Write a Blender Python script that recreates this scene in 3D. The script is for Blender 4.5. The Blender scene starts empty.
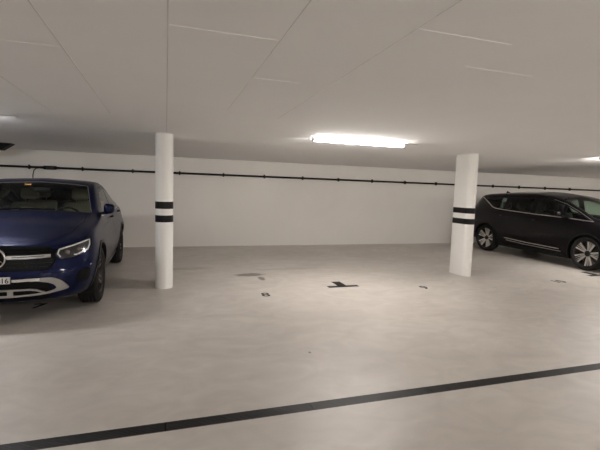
import bpy, bmesh, math, random
from mathutils import Vector, Matrix
from mathutils.bvhtree import BVHTree
random.seed(4)
C = bpy.context.scene.collection
PI = math.pi

# ------------------------------------------------------------------ materials
def new_mat(name):
    m = bpy.data.materials.new(name); m.use_nodes = True
    nt = m.node_tree
    return m, nt, nt.nodes['Principled BSDF']
def setp(b, **k):
    for n, v in k.items():
        b.inputs[n.replace('_', ' ')].default_value = v
def simple(name, col, rough=.5, metal=0., coat=0., spec=.5):
    m, nt, b = new_mat(name)
    setp(b, Base_Color=(*col, 1), Roughness=rough, Metallic=metal)
    b.inputs['Coat Weight'].default_value = coat
    b.inputs['Coat Roughness'].default_value = .04
    b.inputs['Specular IOR Level'].default_value = spec
    # faint procedural grain so nothing is perfectly even
    tc = nt.nodes.new('ShaderNodeTexCoord'); n = nt.nodes.new('ShaderNodeTexNoise')
    n.inputs['Scale'].default_value = 14; n.inputs['Detail'].default_value = 4
    nt.links.new(tc.outputs['Object'], n.inputs['Vector'])
    mr = nt.nodes.new('ShaderNodeMapRange')
    mr.inputs['To Min'].default_value = max(.02, rough*.92); mr.inputs['To Max'].default_value = min(1, rough*1.08)
    nt.links.new(n.outputs['Fac'], mr.inputs['Value']); nt.links.new(mr.outputs['Result'], b.inputs['Roughness'])
    return m
def paint(name, col, flake, rough=.35, metal=.35, coat=.7):
    m, nt, b = new_mat(name)
    setp(b, Roughness=rough, Metallic=metal)
    b.inputs['Coat Weight'].default_value = coat; b.inputs['Coat Roughness'].default_value = .03
    b.inputs['Specular IOR Level'].default_value = .12; b.inputs['Coat IOR'].default_value = 1.36
    tc = nt.nodes.new('ShaderNodeTexCoord'); n = nt.nodes.new('ShaderNodeTexNoise')
    n.inputs['Scale'].default_value = 900; n.inputs['Detail'].default_value = 1
    nt.links.new(tc.outputs['Object'], n.inputs['Vector'])
    mx = nt.nodes.new('ShaderNodeMix'); mx.data_type = 'RGBA'
    mx.inputs['A'].default_value = (*col, 1); mx.inputs['B'].default_value = (*flake, 1)
    nt.links.new(n.outputs['Fac'], mx.inputs['Factor']); nt.links.new(mx.outputs['Result'], b.inputs['Base Color'])
    return m
def glass(name, tint, refl=1.45):
    m = bpy.data.materials.new(name); m.use_nodes = True; nt = m.node_tree; nt.nodes.clear()
    o = nt.nodes.new('ShaderNodeOutputMaterial'); mix = nt.nodes.new('ShaderNodeMixShader')
    t = nt.nodes.new('ShaderNodeBsdfTransparent'); t.inputs[0].default_value = (*tint, 1)
    g = nt.nodes.new('ShaderNodeBsdfGlossy'); g.inputs['Roughness'].default_value = .02
    f = nt.nodes.new('ShaderNodeFresnel'); f.inputs['IOR'].default_value = refl
    nt.links.new(f.outputs[0], mix.inputs[0]); nt.links.new(t.outputs[0], mix.inputs[1])
    nt.links.new(g.outputs[0], mix.inputs[2]); nt.links.new(mix.outputs[0], o.inputs[0])
    return m
def emit(name, col, s):
    m = bpy.data.materials.new(name); m.use_nodes = True; nt = m.node_tree
    b = nt.nodes['Principled BSDF']; setp(b, Base_Color=(.9, .9, .9, 1), Emission_Strength=s)
    b.inputs['Emission Color'].default_value = (*col, 1)
    return m
def mottled(name, a, b_, scale, rough, bump=.0, stretch=(1, 1, 1), lo=.35, hi=.65, fine=0.02):
    m, nt, b = new_mat(name); N = nt.nodes.new; L = nt.links.new
    tc = N('ShaderNodeTexCoord'); mp = N('ShaderNodeMapping'); mp.inputs['Scale'].default_value = stretch
    L(tc.outputs['Object'], mp.inputs['Vector'])
    n = N('ShaderNodeTexNoise'); n.inputs['Scale'].default_value = scale; n.inputs['Detail'].default_value = 7
    n.inputs['Roughness'].default_value = .6; n.inputs['Distortion'].default_value = .6
    L(mp.outputs[0], n.inputs['Vector'])
    r = N('ShaderNodeMapRange'); r.inputs['From Min'].default_value = lo; r.inputs['From Max'].default_value = hi
    L(n.outputs['Fac'], r.inputs['Value'])
    mx = N('ShaderNodeMix'); mx.data_type = 'RGBA'
    mx.inputs['A'].default_value = (*a, 1); mx.inputs['B'].default_value = (*b_, 1)
    L(r.outputs[0], mx.inputs['Factor']); L(mx.outputs['Result'], b.inputs['Base Color'])
    setp(b, Roughness=rough)
    if bump:
        n2 = N('ShaderNodeTexNoise'); n2.inputs['Scale'].default_value = 60; n2.inputs['Detail'].default_value = 5
        L(tc.outputs['Object'], n2.inputs['Vector'])
        bp = N('ShaderNodeBump'); bp.inputs['Strength'].default_value = bump; bp.inputs['Distance'].default_value = .004
        L(n2.outputs['Fac'], bp.inputs['Height']); L(bp.outputs[0], b.inputs['Normal'])
    return m, nt, b, mx

M = {}
M['wall'] = mottled('wall_paint', (.745, .72, .685), (.775, .75, .715), .7, .8, .12)[0]
M['ceiling'] = mottled('ceiling_concrete_paint', (.83, .83, .83), (.85, .85, .85), 1.1, .85, .10)[0]
M['seam'] = simple('ceiling_joint', (.60, .59, .58), .9)
M['ridge'] = simple('ceiling_ridge', (.86, .85, .84), .9)
M['column'] = mottled('column_paint', (.84, .825, .80), (.87, .855, .83), 1.5, .6, .05)[0]
M['tape'] = simple('black_band_paint', (.008, .008, .009), .45, spec=.2)
M['black_plastic'] = simple('black_plastic', (.006, .006, .0065), .5, spec=.1)
M['cable'] = simple('black_cable', (.01, .01, .01), .55, spec=.2)
M['steel'] = simple('dark_steel', (.006, .0058, .0064), .5, .2)
M['galv'] = simple('galvanised_edge', (.42, .40, .38), .45, .5)
M['mark'] = simple('floor_marking_paint', (.018, .016, .016), .6, spec=.2)
M['lamp_body'] = simple('lamp_housing', (.72, .74, .70), .45)
M['lamp'] = emit('lamp_diffuser_warm', (1, .945, .885), 56)
M['lamp_cool'] = emit('lamp_diffuser_neutral', (1, .99, .975), 46)
M['rubber'] = simple('tyre_rubber', (.016, .015, .015), .75, spec=.2)
M['alloy_bright'] = simple('machined_alloy', (.80, .78, .76), .3, .8)
M['alloy_dark'] = simple('dark_alloy', (.03, .028, .03), .35, .7)
M['alloy_brown'] = simple('grey_alloy', (.20, .165, .15), .35, .85)
M['disc'] = simple('brake_disc', (.25, .24, .23), .4, .9)
M['chrome'] = simple('chrome', (.72, .70, .68), .16, 1.)
M['satin'] = simple('satin_silver', (.40, .385, .37), .30, .85)
M['gap'] = simple('panel_gap', (.002, .002, .002), .8, spec=.1)
M['trim'] = simple('black_trim', (.008, .008, .009), .35, spec=.2)
M['grille'] = simple('black_grille', (.003, .003, .0035), .35, spec=.12)
M['blue'] = paint('navy_blue_paint', (.0008, .0021, .017), (.0018, .0058, .045), .36, .5, .42)
M['plum'] = paint('dark_aubergine_paint', (.0022, .0015, .0027), (.005, .0034, .0062), .32, .4)
M['glass_blue'] = glass('car_glass', (.80, .86, .79))
M['glass_dark'] = glass('privacy_glass', (.46, .57, .53))
M['glass_green'] = glass('green_tinted_glass', (.74, .90, .80))
M['lens'] = simple('headlight_inside', (.035, .037, .042), .2, .5, coat=1)
M['drl'] = simple('headlight_light_guide', (.72, .72, .72), .25, .2)
M['interior'] = simple('dark_interior', (.012, .012, .013), .7, spec=.2)
M['beige'] = simple('beige_leather', (.48, .46, .37), .6)
M['greyseat'] = simple('grey_seat_fabric', (.06, .058, .058), .7)
M['plate'] = simple('plate_white', (.75, .75, .74), .4)
M['ink'] = simple('plate_black', (.01, .01, .01), .5)
M['orange'] = simple('orange_sticker', (.60, .27, .09), .5)
M['mirror'] = simple('mirror_glass', (.7, .7, .7), .03, 1.)
M['red'] = simple('tail_light_red', (.25, .01, .012), .15, coat=1)

# concrete floor with its own stains
mf, nt, b, mx = mottled('polished_concrete', (.475, .437, .400), (.575, .54, .50), .55, .42, .05, (1, 1.5, 1), .3, .7)
def floor_nodes():
    N = nt.nodes.new; L = nt.links.new
    tc = N('ShaderNodeTexCoord')
    # finer cloudy trowel marks
    n = N('ShaderNodeTexNoise'); n.inputs['Scale'].default_value = 3.2; n.inputs['Detail'].default_value = 8
    n.inputs['Distortion'].default_value = 1.4
    mp = N('ShaderNodeMapping'); mp.inputs['Rotation'].default_value = (0, 0, .5); mp.inputs['Scale'].default_value = (.8, 1.25, 1)
    L(tc.outputs['Object'], mp.inputs['Vector']); L(mp.outputs[0], n.inputs['Vector'])
    r = N('ShaderNodeMapRange'); r.inputs['From Min'].default_value = .3; r.inputs['From Max'].default_value = .72
    r.inputs['To Min'].default_value = .90; r.inputs['To Max'].default_value = 1.06
    L(n.outputs['Fac'], r.inputs['Value'])
    mul = N('ShaderNodeVectorMath'); mul.operation = 'SCALE'
    L(mx.outputs['Result'], mul.inputs[0]); L(r.outputs[0], mul.inputs['Scale'])
    cur = mul.outputs[0]
    def stain(x, y, rx, ry, col, amt, warp):
        nonlocal cur
        sub = N('ShaderNodeVectorMath'); sub.operation = 'SUBTRACT'; sub.inputs[1].default_value = (x+warp/2, y+warp/2, 0)
        nz = N('ShaderNodeTexNoise'); nz.inputs['Scale'].default_value = 5; nz.inputs['Detail'].default_value = 4
        L(tc.outputs['Object'], nz.inputs['Vector'])
        ofs = N('ShaderNodeVectorMath'); ofs.operation = 'MULTIPLY_ADD'
        ofs.inputs[1].default_value = (warp, warp, 0); L(nz.outputs['Color'], ofs.inputs[0])
        L(tc.outputs['Object'], sub.inputs[0]); L(sub.outputs[0], ofs.inputs[2])
        sc = N('ShaderNodeVectorMath'); sc.operation = 'MULTIPLY'; sc.inputs[1].default_value = (1/rx, 1/ry, 0)
        L(ofs.outputs[0], sc.inputs[0])
        ln = N('ShaderNodeVectorMath'); ln.operation = 'LENGTH'; L(sc.outputs[0], ln.inputs[0])
        q = N('ShaderNodeMapRange'); q.inputs['From Min'].default_value = 1.15; q.inputs['From Max'].default_value = .7
        q.inputs['To Max'].default_value = amt; L(ln.outputs['Value'], q.inputs['Value'])
        m2 = N('ShaderNodeMix'); m2.data_type = 'RGBA'; m2.inputs['B'].default_value = (*col, 1)
        L(cur, m2.inputs['A']); L(q.outputs[0], m2.inputs['Factor']); cur = m2.outputs['Result']
    stain(1.42, 7.20, .27, .13, (.10, .08, .065), .85, .16)
    stain(1.56, 6.86, .06, .15, (.08, .065, .05), .85, .03)
    stain(.35, 7.9, .5, .14, (.20, .175, .15), .35, .3)
    stain(2.2, 7.6, .7, .10, (.22, .19, .165), .3, .3)
    stain(1.31, 3.62, .014, .022, (.06, .05, .045), .8, .004)
    L(cur, b.inputs['Base Color'])
    rr = N('ShaderNodeMapRange'); rr.inputs['To Min'].default_value = .50; rr.inputs['To Max'].default_value = .36
    L(n.outputs['Fac'], rr.inputs['Value']); L(rr.outputs[0], b.inputs['Roughness'])
floor_nodes(); M['floor'] = mf

# ------------------------------------------------------------------ helpers
def mesh_obj(name, bm, mats, parent=None, smooth=False, angle=None):
    me = bpy.data.meshes.new(name); bm.normal_update(); bm.to_mesh(me); bm.free()
    for m in (mats if isinstance(mats, (list, tuple)) else [mats]): me.materials.append(m)
    if smooth or angle is not None:
        for p in me.polygons: p.use_smooth = True
        if angle is not None: me.set_sharp_from_angle(angle=math.radians(angle))
    o = bpy.data.objects.new(name, me); C.objects.link(o)
    if parent: o.parent = parent
    return o
def empty(name, loc=(0, 0, 0), rz=0):
    o = bpy.data.objects.new(name, None); o.empty_display_size = .1
    C.objects.link(o); o.location = loc; o.rotation_euler = (0, 0, rz); return o
def tag(o, label=None, cat=None, group=None, kind=None):
    if label: o['label'] = label
    if cat: o['category'] = cat
    if group: o['group'] = group
    if kind: o['kind'] = kind
    return o
def abox(bm, x0, x1, y0, y1, z0, z1, mi=0, mat=None):
    vs = [bm.verts.new((x, y, z)) for x in (x0, x1) for y in (y0, y1) for z in (z0, z1)]
    if mat is not None:
        for v in vs: v.co = mat @ v.co
    fs = []
    for q in ((0, 1, 3, 2), (4, 6, 7, 5), (0, 4, 5, 1), (2, 3, 7, 6), (0, 2, 6, 4), (1, 5, 7, 3)):
        f = bm.faces.new([vs[i] for i in q]); f.material_index = mi; fs.append(f)
    return fs
def bevel_all(bm, w, seg=2):
    bmesh.ops.bevel(bm, geom=bm.edges[:], offset=w, segments=seg, affect='EDGES', profile=.5)
def tube(bm, pts, r, n=10, cap=True, mi=0):
    pts = [Vector(p) for p in pts]; rings = []
    up = None
    for i, p in enumerate(pts):
        d = (pts[min(i+1, len(pts)-1)] - pts[max(i-1, 0)]).normalized()
        if up is None:
            up = Vector((0, 0, 1)) if abs(d.z) < .9 else Vector((1, 0, 0))
        a = d.cross(up).normalized(); bb = a.cross(d).normalized(); up = bb
        rings.append([bm.verts.new(p + r*(math.cos(t*2*PI/n)*a + math.sin(t*2*PI/n)*bb)) for t in range(n)])
    for i in range(len(rings)-1):
        for k in range(n):
            f = bm.faces.new((rings[i][k], rings[i][(k+1) % n], rings[i+1][(k+1) % n], rings[i+1][k])); f.material_index = mi; f.smooth = True
    if cap:
        bm.faces.new(rings[0][::-1]).material_index = mi; bm.faces.new(rings[-1]).material_index = mi
def lathe_y(bm, prof, n=48, mi=0, closed=False):
    """prof: (y, r) revolved about the y axis"""
    rings = [[bm.verts.new((r*math.cos(2*PI*k/n), y, r*math.sin(2*PI*k/n))) for k in range(n)] for y, r in prof]
    m = len(rings)
    for i in range(m if closed else m-1):
        a, c = rings[i], rings[(i+1) % m]
        for k in range(n):
            f = bm.faces.new((a[k], a[(k+1) % n], c[(k+1) % n], c[k])); f.material_index = mi
    return rings
def pchip(pts):
    pts = sorted(pts); xs = [p[0] for p in pts]; ys = [p[1] for p in pts]; n = len(xs)
    d = [(ys[i+1]-ys[i])/(xs[i+1]-xs[i]) for i in range(n-1)]
    m = [0]*n; m[0] = d[0]; m[-1] = d[-1]
    for i in range(1, n-1):
        if d[i-1]*d[i] > 0:
            w1 = 2*(xs[i+1]-xs[i])+(xs[i]-xs[i-1]); w2 = (xs[i+1]-xs[i])+2*(xs[i]-xs[i-1])
            m[i] = (w1+w2)/(w1/d[i-1]+w2/d[i])
    def f(x):
        if x <= xs[0]: return ys[0]
        if x >= xs[-1]: return ys[-1]
        i = max(k for k in range(n-1) if xs[k] <= x); h = xs[i+1]-xs[i]; t = (x-xs[i])/h
        return ((1+2*t)*(1-t)**2*ys[i]+t*(1-t)**2*h*m[i]+t*t*(3-2*t)*ys[i+1]+t*t*(t-1)*h*m[i+1])
    return f
def smooth01(t):
    t = min(1, max(0, t)); return t*t*(3-2*t)
def catmull(P, counts):
    """centripetal-ish Catmull-Rom through 2D points, counts[i] samples in segment i"""
    out = []
    n = len(P)
    for i in range(n-1):
        p0 = P[i-1] if i > 0 else (2*P[0][0]-P[1][0], 2*P[0][1]-P[1][1])
        p3 = P[i+2] if i+2 < n else (2*P[-1][0]-P[-2][0], 2*P[-1][1]-P[-2][1])
        p1, p2 = P[i], P[i+1]
        def dd(a, c): return max(1e-4, math.hypot(a[0]-c[0], a[1]-c[1])**.5)
        t0 = 0; t1 = dd(p0, p1); t2 = t1+dd(p1, p2); t3 = t2+dd(p2, p3)
        for s in range(counts[i]):
            t = t1+(t2-t1)*s/counts[i]; r = []
            for c in (0, 1):
                A1 = (t1-t)/(t1-t0)*p0[c]+(t-t0)/(t1-t0)*p1[c]
                A2 = (t2-t)/(t2-t1)*p1[c]+(t-t1)/(t2-t1)*p2[c]
                A3 = (t3-t)/(t3-t2)*p2[c]+(t-t2)/(t3-t2)*p3[c]
                B1 = (t2-t)/(t2-t0)*A1+(t-t0)/(t2-t0)*A2
                B2 = (t3-t)/(t3-t1)*A2+(t-t1)/(t3-t1)*A3
                r.append((t2-t)/(t2-t1)*B1+(t-t1)/(t2-t1)*B2)
            out.append(tuple(r))
    out.append(P[-1]); return out
def inside(poly, p):
    c = False; n = len(poly); x, y = p
    for i in range(n):
        x1, y1 = poly[i]; x2, y2 = poly[(i+1) % n]
        if (y1 > y) != (y2 > y) and x < (x2-x1)*(y-y1)/(y2-y1)+x1: c = not c
    return c
def offset_poly(poly, d):
    n = len(poly); A = sum(poly[i][0]*poly[(i+1) % n][1]-poly[(i+1) % n][0]*poly[i][1] for i in range(n))
    s = 1 if A > 0 else -1; out = []
    for i in range(n):
        p, q, r = Vector(poly[i-1]), Vector(poly[i]), Vector(poly[(i+1) % n])
        e1 = (q-p).normalized(); e2 = (r-q).normalized()
        n1 = Vector((e1.y, -e1.x))*s; n2 = Vector((e2.y, -e2.x))*s
        k = (n1+n2); k = k/max(.35, k.length_squared/2*1.0) if k.length > .01 else n1
        out.append(tuple(q+k*d))
    return out
def smooth_poly(poly, n=4):
    """closed polygon rounded with a Catmull-Rom"""
    out = []; N = len(poly)
    for i in range(N):
        p0, p1, p2, p3 = poly[i-1], poly[i], poly[(i+1) % N], poly[(i+2) % N]
        for s in range(n):
            t = s/n
            out.append(tuple(.5*(2*p1[c]+(p2[c]-p0[c])*t+(2*p0[c]-5*p1[c]+4*p2[c]-p3[c])*t*t+(3*p1[c]-p0[c]-3*p2[c]+p3[c])*t**3) for c in (0, 1)))
    return out
def chamfer(poly, r):
    out = []; n = len(poly)
    for i in range(n):
        p, q, s = Vector(poly[i-1]), Vector(poly[i]), Vector(poly[(i+1) % n])
        a = min(r, (p-q).length*.45); c = min(r, (s-q).length*.45)
        A = q+(p-q).normalized()*a; B = q+(s-q).normalized()*c
        out += [tuple(A), tuple((A+B)*.25+q*.5), tuple(B)]
    return out

# ------------------------------------------------------------------ car body
AX = {'side': (0, 2), 'front': (1, 2), 'top': (0, 1)}
class Body:
    def __init__(s, cfg, nst=86, shape=None):
        s.f = {k: pchip(v) for k, v in cfg['fn'].items()}; s.cfg = cfg
        xn, xr = cfg['nose'], cfg['tail']; x0, x1 = cfg['nose0'], cfg['tail0']
        st = []
        K = 26
        for i in range(K+1):                     # nose rounding
            a = PI/2*i/K; u = max(0, math.cos(a)); v = max(0, math.sin(a))
            e = cfg.get('ne', (.62, .5))
            st.append((x0+(xn-x0)*u**e[0], v**e[1] if v > 0 else 0))
        m = nst-2*K
        for i in range(1, m): st.append((x0+(x1-x0)*i/m, 1))
        for i in range(K+1):
            a = PI/2*i/K; u = math.sin(a); v = math.cos(a)
            st.append((x1+(xr-x1)*u**.62, max(0, v)**.5))
        cnt = [5, 2, 7, 7, 5, 8, 3, 7]
        bm = bmesh.new(); rows = []
        for x, w in st:
            P = s.section(x); q = catmull(P, cnt)
            if w < .03: w = 0
            row = []
            for y, z in q:
                xx = x + cfg['lean'](z)*smooth01((x-x0)/(xn-x0)*1.15) if x > x0 else x
                if x < x1: xx = x - cfg['rlean'](z)*smooth01((x1-x)/(x1-xr)*1.1)
                row.append((xx, y*w, z))
            rows.append((row, w))
        n = len(rows[0][0]); grid = {}
        for i, (row, w) in enumerate(rows):
            for j, p in enumerate(row):
                for sg in (1, -1):
                    if w == 0 or j in (0, n-1):
                        if sg == 1: grid[i, j, 1] = grid[i, j, -1] = bm.verts.new((p[0], 0, p[2]))
                    else: grid[i, j, sg] = bm.verts.new((p[0], sg*p[1], p[2]))
        for i in range(len(rows)-1):
            for j in range(n-1):
                for sg in (1, -1):
                    q = [grid[i, j, sg], grid[i, j+1, sg], grid[i+1, j+1, sg], grid[i+1, j, sg]]
                    if sg == -1: q = q[::-1]
                    u = []
                    for v in q:
                        if v not in u: u.append(v)
                    if len(u) >= 3:
                        try: bm.faces.new(u)
                        except ValueError: pass
        bmesh.ops.recalc_face_normals(bm, faces=bm.faces)
        s.bm = bm; s.bvh = BVHTree.FromBMesh(bm)
        s.lay = bm.faces.layers.int.new('part'); s.parts = {}
    def section(s, x):
        f = s.f; zb = f['zb'](x); wl = f['wl'](x); wm = f['wm'](x); zm = f['zm'](x)
        wb = f['wbelt'](x); zbt = f['zbelt'](x); we = f['we'](x); ze = f['ze'](x); zt = f['zt'](x)
        return [(0, zb), (wl*.86, zb), (wl, zb+.035), (wm, zm), (wm*.25+wb*.75+.018, zm*.28+zbt*.72), (wb, zbt),
                (we, ze), (we*.93, ze+(zt-ze)*.32), (0, zt)]
    def hit(s, axis, p, sg=1):
        if axis == 'side': o, d = Vector((p[0], 3*sg, p[1])), Vector((0, -sg, 0))
        elif axis == 'front': o, d = Vector((3, p[0], p[1])), Vector((-1, 0, 0))
        elif axis == 'rear': o, d = Vector((-8, p[0], p[1])), Vector((1, 0, 0))
        else: o, d = Vector((p[0], p[1], 4)), Vector((0, 0, -1))
        h, nn, _, _ = s.bvh.ray_cast(o, d)
        if h is None: return None, None
        if nn.dot(d) > 0: nn = -nn
        return h, nn
    def cut(s, poly, axis, test):
        a, c = AX['front' if axis == 'rear' else axis]; ext = {0: 1, 1: 1, 2: 1}
        third = ({0, 1, 2}-{a, c}).pop(); dirn = Vector((0, 0, 0)); dirn[third] = 1
        lo = [min(p[k] for p in poly)-.03 for k in (0, 1)]; hi = [max(p[k] for p in poly)+.03 for k in (0, 1)]
        n = len(poly)
        for i in range(n):
            p, q = poly[i], poly[(i+1) % n]
            if math.hypot(p[0]-q[0], p[1]-q[1]) < 1e-5: continue
            P = Vector((0, 0, 0)); P[a], P[c] = p; e = Vector((0, 0, 0)); e[a] = q[0]-p[0]; e[c] = q[1]-p[1]
            no = e.cross(dirn).normalized()
            el = [min(p[0], q[0])-.05, min(p[1], q[1])-.05]; eh = [max(p[0], q[0])+.05, max(p[1], q[1])+.05]
            fs = []
            for f in s.bm.faces:
                m = f.calc_center_median()
                if el[0] < m[a] < eh[0] and el[1] < m[c] < eh[1] and test(m, f.normal): fs.append(f)
            if not fs: continue
            geom = set(fs)
            for f in fs: geom.update(f.edges); geom.update(f.verts)
            bmesh.ops.bisect_plane(s.bm, geom=list(geom), plane_co=P, plane_no=no, dist=1e-5)
    def region(s, name, axis, poly, mat, test=None, gap=0, gapmat=1, mirror=False, parent=None, label=None, delete=False):
        """carve a region of the skin out as its own part"""
        a, c = AX['front' if axis == 'rear' else axis]
        sides = (1, -1) if (axis == 'side') else (1,)
        polys = [poly]
        for sg in sides:
            if axis == 'side': base = lambda m, n, sg=sg: m.y*sg > .2 and n.y*sg > .15
            elif axis == 'front': base = lambda m, n: n.x > .12 and m.x > -.6
            elif axis == 'rear': base = lambda m, n: n.x < -.1 and m.x < s.cfg['tail']+1.3
            else: base = lambda m, n: n.z > .1
            tt = (lambda m, n, b_=base: b_(m, n) and (test is None or test(m, n)))
            if delete: tt = (lambda m, n, sg=sg: m.y*sg > .56)
            pls = [poly]
            if mirror: pls.append([(-p[0], p[1]) for p in poly] if axis in ('front', 'rear') else [(p[0], -p[1]) for p in poly])
            for k, pl in enumerate(pls):
                s.cut(pl, axis, tt)
                gp = offset_poly(pl, gap) if gap else None
                if gp: s.cut(gp, axis, tt)
                pid = 0
                if not delete:
                    pid = len(s.parts)+1; s.parts[pid] = (name, mat, parent[(0 if sg == 1 else 1) if len(sides) == 2 else k] if isinstance(parent, tuple) else parent, label)
                kill = []
                for f in s.bm.faces:
                    m = f.calc_center_median()
                    if not tt(m, f.normal): continue
                    p2 = (m[a], m[c])
                    if inside(pl, p2):
                        if delete: kill.append(f)
                        else: f[s.lay] = pid; f.material_index = 0
                    elif gp and inside(gp, p2): f.material_index = gapmat
                if kill: bmesh.ops.delete(s.bm, geom=kill, context='FACES')
                s.last = pid
                s.ids = getattr(s, 'ids', {}); s.ids.setdefault(name, []).append(pid)
        return s.ids.get(name, [0])[-2:]
    def finish(s, root, bodymat):
        bm = s.bm; bm.normal_update(); objs = {}
        vn = {v: v.normal.copy() for v in bm.verts}
        groups = {}
        for f in bm.faces: groups.setdefault(f[s.lay], []).append(f)
        order = [0]+sorted(s.parts)
        for pid in order:
            if pid not in groups: continue
            name, mat, par, label = ('body_shell', bodymat, None, None) if pid == 0 else s.parts[pid]
            vi = {}; co = []; nm = []; fa = []; mi = []
            for f in groups[pid]:
                q = []
                for v in f.verts:
                    if v not in vi: vi[v] = len(co); co.append(v.co.copy()); nm.append(vn[v])
                    q.append(vi[v])
                fa.append(q); mi.append(f.material_index)
            me = bpy.data.meshes.new(name); me.from_pydata(co, [], fa)
            me.materials.append(mat); me.materials.append(M['gap']); me.materials.append(M['trim'])
            for p, k in zip(me.polygons, mi): p.material_index = k; p.use_smooth = True
            me.normals_split_custom_set_from_vertices(nm)
            o = bpy.data.objects.new(name, me); C.objects.link(o)
            o.parent = objs.get(par, root) if par else root
            if label: o['label'] = label
            objs[pid] = o
        return objs
    def strip(s, name, axis, pts, w, mat, root, sg=1, h=.006, lift=.001, closed=False, step=.03, label=None, taper=False):
        """a raised moulding laid along a path projected on the skin"""
        P = [Vector(p) for p in pts]
        if closed: P.append(P[0])
        R = []
        for i in range(len(P)-1):
            n = max(1, int((P[i+1]-P[i]).length/step))
            for k in range(n): R.append(P[i].lerp(P[i+1], k/n))
        R.append(P[-1]); H = []
        for p in R:
            hh, nn = s.hit(axis, p, sg)
            if hh is not None: H.append((hh, nn))
        if len(H) < 2: return None
        if closed: H = H[:-1]
        bm = bmesh.new(); rings = []; N = len(H)
        for i, (p, nn) in enumerate(H):
            a = H[(i-1) % N][0] if (closed or i > 0) else p
            c = H[(i+1) % N][0] if (closed or i < N-1) else p
            d = (c-a).normalized(); sd = d.cross(nn).normalized(); up = sd.cross(d).normalized()
            if up.dot(nn) < 0: up = -up
            ww = w/2
            if taper: ww *= max(.15, min(1, 4*i/N, 4*(N-1-i)/N))
            rings.append([bm.verts.new(p+sd*ww-up*.004), bm.verts.new(p+sd*ww*.9+up*(lift+h)), bm.verts.new(p-sd*ww*.9+up*(lift+h)), bm.verts.new(p-sd*ww-up*.004)])
        for i in range(N if closed else N-1):
            A, B = rings[i], rings[(i+1) % N]
            for k in range(4): bm.faces.new((A[k], A[(k+1) % 4], B[(k+1) % 4], B[k]))
        if not closed: bm.faces.new(rings[0]); bm.faces.new(rings[-1][::-1])
        bmesh.ops.recalc_face_normals(bm, faces=bm.faces)
        o = mesh_obj(name, bm, mat, root, angle=40)
        if label: o['label'] = label
        return o
    def patch(s, name, axis, poly, mat, root, sg=1, h=.012, label=None, hole=None):
        """a raised plate with the outline poly, following the skin"""
        bm = bmesh.new()
        rings = [poly]+([hole] if hole else [])
        es = []
        for r in rings:
            vs = [bm.verts.new((p[0], p[1], 0)) for p in r]
            es += [bm.edges.new((vs[i], vs[(i+1) % len(vs)])) for i in range(len(vs))]
        bmesh.ops.triangle_fill(bm, edges=es, use_beauty=True)
        for _ in range(3):
            L = [e for e in bm.edges if e.calc_length() > .05]
            if L: bmesh.ops.subdivide_edges(bm, edges=L, cuts=1)
            bmesh.ops.triangulate(bm, faces=bm.faces)
        for v in bm.verts:
            hh, nn = s.hit(axis, (v.co.x, v.co.y), sg)
            if hh is None: hh, nn = Vector((0, 0, 0)), Vector((0, 0, 1))
            v.co = hh+nn*h
        bmesh.ops.recalc_face_normals(bm, faces=bm.faces)
        bdir = {'side': Vector((0, sg, 0)), 'front': Vector((1, 0, 0)), 'top': Vector((0, 0, 1)), 'rear': Vector((-1, 0, 0))}[axis]
        if sum((f.normal.dot(bdir)*f.calc_area() for f in bm.faces)) < 0:
            bmesh.ops.reverse_faces(bm, faces=bm.faces)
        ex = bmesh.ops.extrude_face_region(bm, geom=bm.faces[:])
        vs = [g for g in ex['geom'] if isinstance(g, bmesh.types.BMVert)]
        for v in vs: v.co -= bdir*(h+.006)
        bmesh.ops.recalc_face_normals(bm, faces=bm.faces)
        o = mesh_obj(name, bm, mat, root, angle=35)
        if label: o['label'] = label
        return o

def arch_poly(cx, cz, r, n=28):
    return [(cx+r*math.cos(2*PI*k/n), cz+r*math.sin(2*PI*k/n)) for k in range(n)]
def wheel_well(body, cx, cz, r, sg, root):
    bm = bmesh.new(); n = 40; a0, a1 = -PI*.12, PI*1.12; R = []
    for k in range(n+1):
        a = a0+(a1-a0)*k/n; x = cx+r*math.cos(a); z = cz+r*math.sin(a)
        h, nn = body.hit('side', (cx+(r+.004)*math.cos(a), max(.3, cz+(r+.004)*math.sin(a))), sg)
        yo = (abs(h.y) if h is not None else .9)-.004
        R.append([bm.verts.new((x, sg*yo, z)), bm.verts.new((x, sg*.58, z))])
    for k in range(n): bm.faces.new((R[k][0], R[k+1][0], R[k+1][1], R[k][1]))
    bm.faces.new([q[1] for q in R])
    return mesh_obj('wheel_arch_liner', bm, M['trim'], root, smooth=True)

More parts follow.
